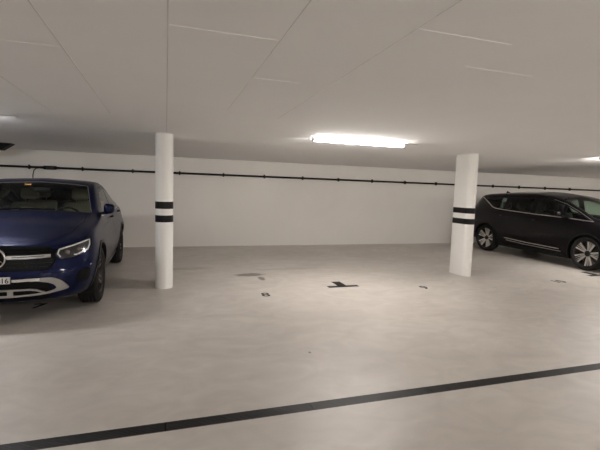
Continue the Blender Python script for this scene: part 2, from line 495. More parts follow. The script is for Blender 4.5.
# ------------------------------------------------------------------ wheels
def tyre_mesh(R, W, rim):
    bm = bmesh.new(); h = W/2
    prof = [(-h*.80, rim-.012), (-h*.98, rim+.02), (-h*1.04, (R+rim)/2), (-h*.97, R-.03), (-h*.86, R-.010), (-h*.74, R-.003)]
    gro = [-.52, -.18, .18, .52]; y = -h*.74
    for g in gro:
        yc = g*h; prof += [(yc-.008, R), (yc-.005, R-.016), (yc+.005, R-.016), (yc+.008, R)]
    prof += [(h*.74, R-.003), (h*.86, R-.010), (h*.97, R-.03), (h*1.04, (R+rim)/2), (h*.98, rim+.02), (h*.80, rim-.012)]
    lathe_y(bm, prof, 64, closed=True)
    bmesh.ops.recalc_face_normals(bm, faces=bm.faces)
    return bm
def blade(bm, a0, r0, a1, r1, w0, w1, y0, y1, th, mi, tw=0):
    p0 = Vector((r0*math.cos(a0), y0, r0*math.sin(a0))); p1 = Vector((r1*math.cos(a1), y1, r1*math.sin(a1)))
    d = (p1-p0); dn = Vector((d.x, 0, d.z)).normalized(); sd = Vector((dn.z, 0, -dn.x))
    v = []
    for p, w in ((p0, w0), (p1, w1)):
        for sx, dy in ((1, 0), (-1, 0), (-.6, -th), (.6, -th)):
            v.append(bm.verts.new(p+sd*sx*w/2+Vector((0, dy, 0))))
    for q in ((0, 1, 5, 4), (1, 2, 6, 5), (2, 3, 7, 6), (3, 0, 4, 7), (3, 2, 1, 0), (4, 5, 6, 7)):
        f = bm.faces.new([v[i] for i in q]); f.material_index = mi
def rim_parts(rim, W, style):
    """returns dict of bmeshes: barrel+spokes, disc, cap; outer face is +y"""
    h = W/2; out = {}
    bm = bmesh.new()
    yo = h*.86
    prof = [(-h*.8, rim), (-h*.8, rim-.02), (0, rim-.045), (yo-.05, rim-.03), (yo-.012, rim-.022), (yo, rim-.012), (yo+.004, rim-.002), (yo-.008, rim+.004)]
    rr = lathe_y(bm, prof, 56, mi=1)
    bm.faces.ensure_lookup_table()
    if style == 'spokes5':          # five groups of three bright blades over a dark wheel
        for f in bm.faces:
            if f.calc_center_median().y > yo-.014: f.material_index = 1
        for g in range(5):
            a = PI/2+g*2*PI/5
            blade(bm, a-.38, .05, a-.27, rim-.016, .018, .034, yo-.052, yo-.012, .03, 0)
            blade(bm, a+.38, .05, a+.27, rim-.016, .018, .034, yo-.052, yo-.012, .03, 0)
            blade(bm, a-.13, .07, a-.085, rim-.02, .008, .013, yo-.056, yo-.018, .03, 0)
            blade(bm, a+.13, .07, a+.085, rim-.02, .008, .013, yo-.056, yo-.018, .03, 0)
            blade(bm, a+PI/5, .05, a+PI/5, rim-.02, .05, .03, yo-.08, yo-.05, .03, 1)
    else:                            # five grey double spokes
        for g in range(5):
            a = PI/2+g*2*PI/5
            blade(bm, a-.36, .06, a-.17, rim-.016, .05, .036, yo-.05, yo-.010, .04, 0)
            blade(bm, a+.36, .06, a+.17, rim-.016, .05, .036, yo-.05, yo-.010, .04, 0)
    lathe_y(bm, [(yo-.10, .062), (yo-.045, .060), (yo-.040, .054), (yo-.042, .034)], 32, mi=1)
    bmesh.ops.recalc_face_normals(bm, faces=bm.faces); out['rim'] = bm
    bm = bmesh.new()
    lathe_y(bm, [(-.02, .06), (-.02, rim*.72), (.006, rim*.72), (.006, .06)], 40, closed=True)
    bmesh.ops.recalc_face_normals(bm, faces=bm.faces); out['disc'] = bm
    bm = bmesh.new(); r = lathe_y(bm, [(yo-.06, .036), (yo-.034, .036), (yo-.028, .030), (yo-.026, .004)], 28)
    bm.faces.new(r[-1])
    bmesh.ops.recalc_face_normals(bm, faces=bm.faces); out['cap'] = bm
    return out
def wheels(root, R, W, rim, track, xs, style, spoke_mat, steer=0):
    t0 = None
    for x in xs:
        for sg in (1, -1):
            if t0 is None:
                t = mesh_obj('tyre', tyre_mesh(R, W, rim), M['rubber'], root, angle=30)
                rp = rim_parts(rim, W, style)
                a = mesh_obj('alloy_rim', rp['rim'], [spoke_mat, M['alloy_dark']], t, angle=35)
                d = mesh_obj('brake_disc', rp['disc'], M['disc'], t, angle=35)
                c = mesh_obj('hub_cap', rp['cap'], M['alloy_dark'] if style == 'spokes5' else spoke_mat, t, angle=35)
                t0 = (t, [a, d, c])
            else:
                t = t0[0].copy(); C.objects.link(t); t.parent = root
                for k in t0[1]:
                    kk = k.copy(); C.objects.link(kk); kk.parent = t
            t.location = (x, sg*track, R)
            t.rotation_euler = (0, .37*(x+sg), 0 if sg == 1 else PI)
            if x == xs[0] and steer: t.rotation_euler.z += steer

# ------------------------------------------------------------------ cabin
def rounded(bm, x0, x1, y0, y1, z0, z1, r, mat=None):
    t = bmesh.new(); abox(t, x0, x1, y0, y1, z0, z1)
    bmesh.ops.bevel(t, geom=t.edges[:], offset=r, segments=3, affect='EDGES', profile=.5)
    if mat is not None: t.transform(mat)
    me = bpy.data.meshes.new('t'); t.to_mesh(me); t.free(); bm.from_mesh(me); bpy.data.meshes.remove(me)
def seat(root, x, y, mat, wid=.50, base=.42):
    bm = bmesh.new()
    rounded(bm, x-.28, x+.26, y-wid/2, y+wid/2, base, base+.16, .05)
    s = mesh_obj('seat', bm, mat, root, angle=50)
    bm = bmesh.new()
    rounded(bm, -.08, .07, -wid*.48, wid*.48, 0, .60, .06, Matrix.Translation((x-.24, y, base+.10)) @ Matrix.Rotation(-.30, 4, 'Y'))
    mesh_obj('backrest', bm, mat, s, angle=50)
    bm = bmesh.new()
    hm = Matrix.Translation((x-.42, y, base+.67)) @ Matrix.Rotation(-.15, 4, 'Y')
    rounded(bm, -.05, .05, -.13, .13, .05, .24, .045, hm)
    tube(bm, [hm @ Vector((0, -.06, -.06)), hm @ Vector((0, -.06, .10))], .007, 8)
    tube(bm, [hm @ Vector((0, .06, -.06)), hm @ Vector((0, .06, .10))], .007, 8)
    mesh_obj('headrest', bm, mat, s, angle=50)
    return s
def cabin(root, xd, zb, rows, mat, drive, xrear, zd=None, base=.47):
    bm = bmesh.new()            # floor pan, inner sills and bulkheads
    abox(bm, xrear, xd+.35, -.80, .80, .30, .34)
    for sg in (1, -1): abox(bm, xrear, xd+.3, sg*.80-.02, sg*.80+.02, .34, zb-.14)
    abox(bm, xd+.30, xd+.33, -.78, .78, .34, zb-.12); abox(bm, xrear, xrear+.03, -.78, .78, .34, zb-.12)
    mesh_obj('cabin_floor', bm, M['interior'], root)
    bm = bmesh.new()
    rounded(bm, xd-.22, xd+.28, -.70, .70, zb-.40, (zd or zb)-.06, .06)
    mesh_obj('dashboard', bm, M['interior'], root, angle=50)
    bm = bmesh.new()
    mt = Matrix.Translation((xd-.36, drive*.36, zb-.10)) @ Matrix.Rotation(math.radians(-66), 4, 'Y')
    pts = [mt @ Vector((.185*math.cos(a*PI/16), .185*math.sin(a*PI/16), 0)) for a in range(33)]
    tube(bm, pts, .016, 10, cap=False)
    rounded(bm, -.07, .07, -.08, .08, -.03, .02, .018, mt)
    for a in (0, PI, PI*1.5):
        tube(bm, [mt @ Vector((.05*math.sin(a), .05*math.cos(a), 0)), mt @ Vector((.18*math.sin(a), .18*math.cos(a), 0))], .012, 8)
    tube(bm, [mt @ Vector((0, 0, -.02)), mt @ Vector((0, 0, -.22))], .03, 10)
    mesh_obj('steering_wheel', bm, M['interior'], root, angle=50)
    for x, ys, w in rows:
        for y in ys: seat(root, x, y, mat, w, base)
def door_mirror(root, body, x, y, z, sg, mat, size=(.13, .24, .155)):
    bm = bmesh.new()
    bmesh.ops.create_uvsphere(bm, u_segments=28, v_segments=18, radius=1)
    for v in bm.verts:
        c = v.co; e = .62
        p = [math.copysign(abs(k)**e, k) for k in c]
        px = p[0]*size[0]/2*(1-.25*p[1]*sg)
        if px < -size[0]*.22: px = -size[0]*.22
        v.co = Vector((x+px, y*sg+p[1]*size[1]/2, z+p[2]*size[2]/2*(1-.12*p[1]*sg)))
    m = mesh_obj('door_mirror', bm, mat, root, angle=50)
    bm = bmesh.new()
    rounded(bm, x-size[0]*.22-.006, x-size[0]*.22+.004, sg*y-size[1]*.40, sg*y+size[1]*.40, z-size[2]*.36, z+size[2]*.36, .004)
    mesh_obj('mirror_glass', bm, M['mirror'], m)
    bm = bmesh.new()
    h, nn = body.hit('side', (x, z-size[2]*.42), sg)
    yb = (abs(h.y) if h is not None else .85)-.02
    rounded(bm, x-.045, x+.04, min(sg*yb, sg*(y-.02)), max(sg*yb, sg*(y-.02)), z-size[2]*.55, z-size[2]*.30, .012)
    mesh_obj('mirror_foot', bm, M['trim'], m, angle=50)
def door_handle(parent, body, x, z, sg, mat, L=.19):
    h, nn = body.hit('side', (x, z), sg); y = abs(h.y)
    bm = bmesh.new()
    pts = [(x-L/2, sg*(y-.006), z), (x-L/2+.025, sg*(y+.030), z+.002), (x, sg*(y+.038), z+.004), (x+L/2-.025, sg*(y+.032), z+.002), (x+L/2, sg*(y-.004), z)]
    tube(bm, pts, .013, 10)
    return mesh_obj('door_handle', bm, mat, parent, angle=60)
# ------------------------------------------------------------------ BLUE COUPE SUV
def const_fn(v): return lambda z: v
def make_coupe():
    root = empty('car')
    tag(root, 'dark blue coupe-shaped SUV with chrome grille bar, parked at the far left of the hall', 'car')
    cfg = dict(nose=.84, nose0=.10, tail=-3.89, tail0=-3.25, ne=(.60, .52),
        lean=pchip([(.18, -.10), (.30, -.01), (.48, .0), (.60, -.02), (.78, -.06), (.88, -.12), (1.1, -.20)]),
        rlean=pchip([(.2, -.12), (.4, 0), (.7, 0), (.95, -.06), (1.1, -.04), (1.3, -.2)]),
        fn=dict(
        zb=[(-3.89, .34), (-3.2, .27), (-2.9, .25), (.1, .23), (.6, .23), (.84, .25)],
        wl=[(-3.89, .78), (-2.9, .82), (-1.5, .85), (0, .85), (.84, .83)],
        wm=[(-3.89, .90), (-2.9, .945), (-1.5, .925), (0, .945), (.5, .94), (.84, .93)],
        zm=[(-3.89, .70), (-1.5, .60), (0, .66), (.84, .52)],
        wbelt=[(-3.89, .80), (-2.9, .865), (-1.5, .855), (-.4, .865), (.3, .865), (.84, .86)],
        zbelt=[(-3.89, .90), (-3.4, 1.06), (-2.6, 1.09), (-1.5, 1.06), (-.4, 1.035), (.2, .975), (.6, .90), (.84, .79)],
        we=[(-3.89, .68), (-3.3, .69), (-2.5, .685), (-1.5, .685), (-1.15, .695), (-.42, .785), (0, .72), (.84, .68)],
        ze=[(-3.89, .95), (-3.6, 1.12), (-3.1, 1.25), (-2.5, 1.42), (-1.9, 1.515), (-1.5, 1.54), (-1.15, 1.51), (-.42, 1.095), (0, 1.045), (.4, .975), (.7, .90), (.84, .83)],
        zt=[(-3.89, .98), (-3.72, 1.14), (-3.4, 1.205), (-3.0, 1.32), (-2.5, 1.475), (-2.0, 1.565), (-1.5, 1.598), (-1.16, 1.575), (-.42, 1.155), (-.3, 1.135), (0, 1.10), (.4, 1.02), (.7, .935), (.84, .855)]))
    B = Body(cfg)
    R = .365; ax = (0, -2.873)
    for cx in ax: B.region('x', 'side', arch_poly(cx, R-.005, .415), None, delete=True)
    # bonnet
    hood = [(-.36, -.70), (-.36, .70), (.0, .725), (.42, .66), (.60, .50), (.655, .25), (.665, 0), (.655, -.25), (.60, -.50), (.42, -.66), (.0, -.725)]
    B.region('bonnet', 'top', hood, M['blue'], test=lambda m, n: m.x > -.42 and n.z > .3, gap=.006)
    # windscreen and rear window
    ws = chamfer([(-1.02, -.61), (-1.02, .61), (-.47, .735), (-.44, 0), (-.47, -.735)], .03)
    B.region('windscreen', 'top', ws, M['glass_blue'], test=lambda m, n: -1.3 < m.x < -.3, gap=.022, gapmat=2)
    rw = chamfer([(-2.75, -.50), (-2.75, .50), (-3.45, .54), (-3.45, -.54)], .05)
    B.region('rear_window', 'top', rw, M['glass_dark'], test=lambda m, n: m.x < -2.5, gap=.02, gapmat=2)
    # doors
    arr = [(-2.47, .55), (-2.40, .46)]
    d1 = [(-.50, .34), (-.44, .60), (-.45, .98), (-.58, 1.075), (-1.22, 1.465), (-1.80, 1.485), (-1.76, .95), (-1.80, .34)]
    d2 = [(-1.81, .34), (-1.77, .95), (-1.81, 1.483), (-2.40, 1.385), (-2.98, 1.20), (-2.95, 1.0), (-2.72, .86), (-2.50, .62), (-2.38, .34)]
    D1 = B.region('front_door', 'side', d1, M['blue'], gap=.005)
    D2 = B.region('rear_door', 'side', d2, M['blue'], gap=.005)
    w1 = chamfer([(-.80, 1.095), (-1.24, 1.415), (-1.75, 1.44), (-1.75, 1.095)], .02)
    w2 = chamfer([(-1.87, 1.095), (-1.87, 1.44), (-2.40, 1.345), (-2.86, 1.20), (-2.80, 1.12)], .02)
    B.region('door_window', 'side', w1, M['glass_blue'], gap=.018, gapmat=2, parent=tuple(D1))
    B.region('door_window', 'side', w2, M['glass_dark'], gap=.018, gapmat=2, parent=tuple(D2))
    # front openings
    gr = chamfer([(-.49, .592), (.49, .592), (.555, .68), (.53, .795), (.49, .822), (-.49, .822), (-.53, .795), (-.555, .68)], .03)
    B.region('grille', 'front', gr, M['grille'], test=lambda m, n: m.x > .2, gap=.012)
    hl = [(.555, .735), (.575, .805), (.71, .840), (.860, .890), (.872, .825), (.855, .755), (.71, .700), (.60, .697)]
    B.region('headlight', 'front', chamfer(hl, .02), M['lens'], test=lambda m, n: m.x > .0, gap=.006, mirror=True)
    ins = chamfer([(.755, .42), (.86, .43), (.875, .555), (.81, .565), (.775, .52)], .03)
    B.region('side_air_intake', 'front', ins, M['grille'], test=lambda m, n: m.x > .1, gap=.006, mirror=True)
    low = chamfer([(-.48, .275), (.48, .275), (.53, .34), (.48, .465), (-.48, .465), (-.53, .34)], .03)
    B.region('lower_grille', 'front', low, M['grille'], test=lambda m, n: m.x > .2, gap=.006)
    tl = [(.30, .93), (.30, 1.0), (.84, 1.0), (.84, .93)]
    B.region('tail_light', 'rear', tl, M['red'], test=lambda m, n: m.x < -3.4, gap=.006, mirror=True)
    B.finish(root, M['blue'])
    # sill, arch cladding, mouldings
    for sg in (1, -1):
        for cx in ax:
            wheel_well(B, cx, R-.005, .415, sg, root)
            pts = [(cx+.432*math.cos(a), R-.005+.432*math.sin(a)) for a in [PI*(-.04+1.08*k/26) for k in range(27)]]
            B.strip('wheel_arch_trim', 'side', pts, .034, M['trim'], root, sg, h=.008)
        B.strip('sill_trim', 'side', [(-.50, .285), (-2.38, .285)], .09, M['trim'], root, sg, h=.012)
        B.strip('window_chrome', 'side', [(-.66, 1.075), (-1.5, 1.078), (-2.80, 1.10), (-2.93, 1.19)], .014, M['chrome'], root, sg, h=.005)
        B.strip('body_crease', 'side', [(-.55, .93), (-1.5, .955), (-3.2, .99)], .010, M['blue'], root, sg, h=.003, taper=True)
        door_mirror(root, B, -.74, .945, 1.175, sg, M['blue'], (.13, .145, .15))
    dd = [o for o in root.children if o.name.startswith(('front_door', 'rear_door'))]
    for o in dd:
        sg = 1 if o.data.vertices[0].co.y > 0 else -1
        door_handle(o, B, -1.60 if o.name.startswith('front') else -2.62, 1.00 if o.name.startswith('front') else 1.03, sg, M['blue'])
    # windscreen seal's bright reflection as a silver strip, wipers, inner mirror, sticker
    B.strip('seal_reflection_strip', 'top', [(-.50, .740), (-1.02, .620), (-1.035, .40), (-1.04, 0), (-1.035, -.40), (-1.02, -.620), (-.50, -.740)], .010, M['satin'], root, h=.003)
    for y0, y1, xx in ((-.10, -.60, -.50), (.30, -.12, -.49)):
        B.strip('wiper_blade', 'top', [(xx, y0), (xx+.02, y1)], .018, M['trim'], root, h=.012, lift=.006)
    h, nn = B.hit('top', (-.93, 0))
    bm = bmesh.new(); rounded(bm, -1.12, -.93, -.07, .15, h.z-.075, h.z-.015, .02)
    mesh_obj('camera_housing', bm, M['interior'], root, angle=50)
    bm = bmesh.new(); rounded(bm, -1.12, -1.08, -.10, .16, h.z-.10, h.z-.035, .018)
    mesh_obj('rear_view_mirror', bm, M['interior'], root, angle=50)
    bm = bmesh.new()
    q = []
    for x, y in ((-.995, -.10), (-.995, -.185), (-.965, -.185), (-.965, -.10)):
        hh, n2 = B.hit('top', (x, y)); q.append(hh-n2*.004)
    v = [bm.verts.new(p) for p in q]; bm.faces.new(v)
    ex = bmesh.ops.extrude_face_region(bm, geom=bm.faces[:])
    for g in ex['geom']:
        if isinstance(g, bmesh.types.BMVert): g.co.z -= .001
    st = mesh_obj('windscreen_sticker', bm, M['orange'], root); st['label'] = 'orange sticker inside the windscreen'
    # ---- front chrome
    def fpt(y, z, o=0.):
        hh, n2 = B.hit('front', (y, z)); return hh.x+o
    for sg in (1, -1):
        bar = [(sg*.11, .722), (sg*.30, .725), (sg*.515, .735)]
        B.strip('grille_bar', 'front', bar, .040, M['satin'], root, h=.022, label='silver grille bar')
        B.strip('grille_bar_insert', 'front', [(sg*.16, .722), (sg*.46, .733)], .009, M['trim'], root, h=.026)
        B.strip('bumper_chrome', 'front', [(sg*.165, .484), (sg*.30, .486), (sg*.42, .488)], .032, M['chrome'], root, h=.022, label='bright chrome strip beside the number plate')
        drl = [(sg*.605, .715), (sg*.578, .750), (sg*.590, .795), (sg*.71, .828), (sg*.850, .873), (sg*.855, .82), (sg*.842, .77), (sg*.745, .728), (sg*.725, .731)]
        B.strip('daytime_light', 'front', drl, .017, M['drl'], root, h=.006, label='pale light guide outlining the headlight')
        for yy, zz, rr in ((.665, .760, .030), (.765, .780, .026)):
            hh, n2 = B.hit('front', (sg*yy, zz)); bm = bmesh.new()
            bmesh.ops.create_uvsphere(bm, u_segments=18, v_segments=12, radius=rr)
            bmesh.ops.scale(bm, vec=(.45, 1, 1), verts=bm.verts); bmesh.ops.translate(bm, vec=hh+Vector((-.002, 0, 0)), verts=bm.verts)
            mesh_obj('headlight_lens', bm, M['alloy_brown'], root, smooth=True)
        # chrome guard of the lower bumper: sweeps out and down round the intake
        out = [(sg*p[0], p[1]) for p in [(.33, .490), (.45, .503), (.55, .498), (.62, .458), (.675, .388), (.662, .366), (.58, .346), (.42, .318), (.20, .306), (.0, .304), (.0, .322), (.20, .324), (.38, .336), (.50, .355), (.560, .378), (.560, .410), (.51, .446), (.40, .468), (.33, .470)]]
        B.patch('bumper_guard', 'front', smooth_poly(out, 3), M['satin'], root, h=.016, label='silver bumper guard')
        B.strip('guard_rail', 'front', [(sg*.0, .378), (sg*.33, .382), (sg*.39, .372), (sg*.46, .345)], .020, M['satin'], root, h=.016)
        B.strip('guard_link', 'front', [(sg*.145, .315), (sg*.145, .378)], .06, M['satin'], root, h=.014)
        B.strip('grille_slat', 'front', [(sg*.01, .66), (sg*.53, .665)], .008, M['grille'], root, h=.006)
        B.strip('grille_slat', 'front', [(sg*.01, .785), (sg*.48, .79)], .008, M['grille'], root, h=.006)
        B.strip('grille_slat', 'front', [(sg*.01, .62), (sg*.49, .625)], .008, M['grille'], root, h=.006)
        B.strip('tow_sensor', 'front', [(sg*.42, .545), (sg*.445, .546)], .02, M['trim'], root, h=.002)
    # emblem: ring and three pointed star
    x = fpt(0, .722, .030)
    bm = bmesh.new()
    pts = [(x, .103*math.cos(a*PI/20), .722+.103*math.sin(a*PI/20)) for a in range(41)]
    tube(bm, pts, .0105, 8, cap=False)
    for k in range(3):
        a = PI/2+k*2*PI/3; tip = Vector((x, .099*math.cos(a), .722+.099*math.sin(a)))
        l = [Vector((x, .017*math.cos(a+s_), .722+.017*math.sin(a+s_))) for s_ in (PI/3, -PI/3)]
        c1 = Vector((x+.012, 0, .722)); c0 = Vector((x-.008, 0, .722))
        v = [bm.verts.new(p) for p in (tip, l[0], l[1], c1, c0)]
        for q in ((0, 1, 3), (0, 3, 2), (0, 4, 1), (0, 2, 4)): bm.faces.new([v[i] for i in q])
    r = lathe_y(bm, [(0, 0.001), (0, .09)], 24)
    for ring in r:
        for v in ring: v.co = Vector((x-.012, v.co.x, .722+v.co.z))
    bmesh.ops.recalc_face_normals(bm, faces=bm.faces)
    for f in bm.faces:
        if abs(f.calc_center_median().x-(x-.012)) < 1e-4: f.material_index = 1
    e = mesh_obj('emblem', bm, [M['chrome'], M['grille']], root, angle=40); e['label'] = 'three-pointed star in a ring on the grille'
    # number plate
    xp = fpt(0, .465, .02); z0 = .455; z1 = .520
    bm = bmesh.new(); rounded(bm, xp-.03, xp+.004, -.148, .148, z0, z1+.005, .003)
    pl = mesh_obj('number_plate', bm, M['plate'], root)
    cu = bpy.data.curves.new('plate_text', 'FONT'); cu.body = '816'; cu.size = .074; cu.extrude = .0008; cu.align_x = 'RIGHT'; cu.offset = .0012
    to = bpy.data.objects.new('t', cu); C.objects.link(to)
    dg = bpy.context.evaluated_depsgraph_get(); me = bpy.data.meshes.new_from_object(to.evaluated_get(dg)); bpy.data.objects.remove(to)
    me.materials.clear(); me.materials.append(M['ink']); me.name = 'plate_text'
    # text x -> +y, text y -> z, seen from the front (+x)
    me.transform(Matrix(((0, 0, 1, xp+.0045), (1, 0, 0, .140), (0, 1, 0, z0+.009), (0, 0, 0, 1))))
    to = bpy.data.objects.new('plate_characters', me); C.objects.link(to); to.parent = pl
    # cabin and wheels
    cabin(root, -.66, 1.10, [(-1.50, (-.37, .37), .52), (-2.40, (-.40, .40), .50)], M['beige'], 1, -3.3, base=.53)
    wheels(root, R, .245, .245, .805, ax, 'double5', M['alloy_brown'])
    return root

# ------------------------------------------------------------------ DARK CROSSOVER VAN
def make_van():
    root = empty('car')
    tag(root, 'near-black family van with silver-bladed wheels and chrome window line, parked at the right', 'car')
    cfg = dict(nose=.95, nose0=.10, tail=-3.90, tail0=-3.10, ne=(.60, .52),
        lean=pchip([(.18, -.08), (.35, 0), (.55, 0), (.75, -.05), (.9, -.12), (1.2, -.2)]),
        rlean=pchip([(.2, -.10), (.4, 0), (.8, .0), (1.1, -.08), (1.35, -.20), (1.6, -.34)]),
        fn=dict(
        zb=[(-3.90, .34), (-3.2, .26), (-2.9, .20), (.1, .17), (.95, .20)],
        wl=[(-3.90, .80), (-2.9, .85), (-1.5, .87), (0, .86), (.95, .84)],
        wm=[(-3.90, .90), (-2.9, .942), (-1.5, .925), (0, .942), (.95, .93)],
        zm=[(-3.90, .66), (-1.5, .62), (0, .66), (.95, .52)],
        wbelt=[(-3.90, .82), (-2.9, .87), (-1.5, .872), (-.4, .87), (.1, .855), (.95, .80)],
        zbelt=[(-3.90, 1.10), (-3.4, 1.16), (-2.65, 1.15), (-1.5, 1.085), (-.7, 1.05), (0, 1.0), (.5, .93), (.95, .76)],
        we=[(-3.90, .62), (-3.3, .64), (-2.5, .665), (-1.5, .68), (-1.0, .70), (-.5, .745), (0.02, .80), (.3, .74), (.95, .66)],
        ze=[(-3.90, 1.50), (-3.5, 1.52), (-3.0, 1.545), (-2.3, 1.57), (-1.6, 1.575), (-1.2, 1.545), (-.7, 1.42), (-.35, 1.27), (.02, 1.075), (.35, 1.00), (.7, .91), (.95, .80)],
        zt=[(-3.90, 1.55), (-3.5, 1.585), (-3.0, 1.625), (-2.3, 1.665), (-1.7, 1.675), (-1.2, 1.645), (-.85, 1.585), (-.35, 1.395), (.22, 1.12), (.36, 1.085), (.6, 1.02), (.8, .93), (.95, .82)]))
    B = Body(cfg)
    R = .362; ax = (0, -2.884)
    for cx in ax: B.region('x', 'side', arch_poly(cx, R-.005, .408), None, delete=True)
    hood = [(.30, -.60), (.36, 0), (.30, .60), (.50, .68), (.68, .55), (.74, .25), (.75, 0), (.74, -.25), (.68, -.55), (.50, -.68)]
    B.region('bonnet', 'top', hood, M['plum'], test=lambda m, n: m.x > .1 and n.z > .3, gap=.006)
    ws = chamfer([(-.86, -.635), (-.80, 0), (-.86, .635), (-.40, .70), (.02, .735), (.16, .60), (.27, 0), (.16, -.60), (.02, -.735), (-.40, -.70)], .02)
    B.region('windscreen', 'top', ws, M['glass_green'], test=lambda m, n: -1.1 < m.x < .4, gap=.022, gapmat=2)
    rg = [(-3.52, 1.18), (3.52, 1.18)]
    B.region('rear_window', 'rear', chamfer([(-.60, 1.12), (.60, 1.12), (.55, 1.46), (-.55, 1.46)], .05), M['glass_dark'], test=lambda m, n: m.x < -3.3, gap=.02, gapmat=2)
    d1 = [(-.50, .30), (-.46, .60), (-.50, 1.03), (-.66, 1.36), (-.98, 1.47), (-1.46, 1.535), (-1.47, .95), (-1.50, .30)]
    d2 = [(-1.51, .30), (-1.48, .95), (-1.47, 1.535), (-2.36, 1.53), (-2.40, 1.10), (-2.56, .90), (-2.50, .66), (-2.40, .50), (-2.36, .30)]
    D1 = B.region('front_door', 'side', d1, M['plum'], gap=.005)
    D2 = B.region('rear_door', 'side', d2, M['plum'], gap=.005)
    q0 = chamfer([(-.06, 1.075), (-.30, 1.205), (-.60, 1.34), (-.60, 1.105)], .015)
    w1 = chamfer([(-.70, 1.115), (-.70, 1.36), (-.98, 1.435), (-1.38, 1.49), (-1.38, 1.135)], .02)
    w2 = chamfer([(-1.53, 1.145), (-1.53, 1.505), (-2.25, 1.50), (-2.25, 1.19)], .02)
    q3 = chamfer([(-2.38, 1.205), (-2.38, 1.495), (-3.12, 1.455), (-2.86, 1.32), (-2.68, 1.225)], .03)
    B.region('front_quarter_window', 'side', q0, M['glass_green'], gap=.022, gapmat=2)
    B.region('door_window', 'side', w1, M['glass_green'], gap=.022, gapmat=2, parent=tuple(D1))
    B.region('door_window', 'side', w2, M['glass_dark'], gap=.022, gapmat=2, parent=tuple(D2))
    B.region('rear_quarter_window', 'side', q3, M['glass_dark'], gap=.022, gapmat=2)
    hl = [(.50, .70), (.53, .80), (.80, .86), (.80, .74)]
    B.region('headlight', 'front', chamfer(hl, .02), M['lens'], test=lambda m, n: m.x > .1, gap=.006, mirror=True)
    gr = chamfer([(-.44, .62), (.44, .62), (.47, .78), (-.47, .78)], .03)
    B.region('grille', 'front', gr, M['grille'], test=lambda m, n: m.x > .3, gap=.012)
    B.region('lower_grille', 'front', chamfer([(-.60, .28), (.60, .28), (.66, .42), (-.66, .42)], .04), M['grille'], test=lambda m, n: m.x > .3, gap=.008)
    B.region('tail_light', 'rear', [(.46, .98), (.46, 1.06), (.84, 1.06), (.84, .98)], M['red'], test=lambda m, n: m.x < -3.3, gap=.006, mirror=True)
    B.finish(root, M['plum'])
    for sg in (1, -1):
        for cx in ax:
            wheel_well(B, cx, R-.005, .408, sg, root)
            pts = [(cx+.424*math.cos(a), R-.005+.424*math.sin(a)) for a in [PI*(-.04+1.08*k/26) for k in range(27)]]
            B.strip('wheel_arch_trim', 'side', pts, .030, M['trim'], root, sg, h=.006)
        B.strip('sill_trim', 'side', [(-.50, .255), (-2.36, .255)], .07, M['trim'], root, sg, h=.012)
        ch = [(.05, 1.045), (-.30, 1.070), (-.70, 1.090), (-1.5, 1.120), (-2.2, 1.155), (-2.62, 1.185), (-2.76, 1.22), (-2.94, 1.32), (-3.15, 1.42), (-3.30, 1.475)]
        B.strip('window_chrome', 'side', ch, .022, M['chrome'], root, sg, h=.006)
        B.strip('window_chrome', 'side', [(.05, 1.045), (-.30, 1.235), (-.66, 1.395), (-1.0, 1.487)], .008, M['satin'], root, sg, h=.005)
        B.strip('door_moulding', 'side', [(-.62, .380), (-1.5, .405), (-2.20, .445)], .020, M['chrome'], root, sg, h=.012, label='upper chrome strip along the lower doors')
        B.strip('door_moulding', 'side', [(-.58, .325), (-1.5, .350), (-2.14, .390)], .018, M['satin'], root, sg, h=.010, label='lower chrome strip along the lower doors')
        B.strip('door_lower_panel', 'side', [(-.62, .352), (-1.5, .378), (-2.16, .418)], .040, M['trim'], root, sg, h=.006)
        door_mirror(root, B, -.66, .985, 1.17, sg, M['plum'], (.13, .17, .12))
    dd = [o for o in root.children if o.name.startswith(('front_door', 'rear_door'))]
    for o in dd:
        sg = 1 if o.data.vertices[0].co.y > 0 else -1
        door_handle(o, B, -1.30 if o.name.startswith('front') else -2.32, .97 if o.name.startswith('front') else 1.02, sg, M['plum'])
    for y0, y1, xx in ((.05, .62, .20), (-.62, -.05, .20)):
        B.strip('wiper_blade', 'top', [(xx, y0*1.0), (xx-.02, y1*.95)], .018, M['trim'], root, h=.012, lift=.006)
    # roof aerial
    hh, n2 = B.hit('top', (-3.05, 0)); bm = bmesh.new()
    v = [bm.verts.new(p) for p in ((-2.97, 0, hh.z-.005), (-3.14, .022, hh.z-.01), (-3.14, -.022, hh.z-.01), (-3.13, 0, hh.z+.055))]
    for q in ((0, 1, 3), (0, 3, 2), (1, 2, 3), (0, 2, 1)): bm.faces.new([v[i] for i in q])
    mesh_obj('roof_aerial', bm, M['plum'], root)
    # lens details of the front that a neighbouring camera could meet
    for sg in (1, -1):
        B.strip('grille_bar', 'front', [(sg*.07, .70), (sg*.42, .715)], .018, M['chrome'], root, h=.012)
        B.strip('daytime_light', 'front', [(sg*.54, .72), (sg*.56, .80), (sg*.78, .845)], .014, M['drl'], root, h=.005)
    x = B.hit('front', (0, .70))[0].x+.02
    bm = bmesh.new()
    v = [(x, 0, .79), (x, .045, .70), (x, 0, .61), (x, -.045, .70)]
    tube(bm, v+[v[0]], .011, 8); mesh_obj('emblem', bm, M['chrome'], root, angle=40)
    cabin(root, -.10, 1.10, [(-1.20, (-.38, .38), .50), (-2.15, (-.50, 0, .50), .44)], M['greyseat'], 1, -3.4, zd=1.07)
    wheels(root, R, .235, .286, .81, ax, 'spokes5', M['alloy_bright'])
    return root

coupe = make_coupe(); coupe.location = (-1.730, 5.90, 0); coupe.rotation_euler = (0, 0, -PI/2+math.radians(.6))
van = make_van(); van.location = (9.43, 6.49, 0); van.rotation_euler = (0, 0, -PI/2+math.radians(1.1))

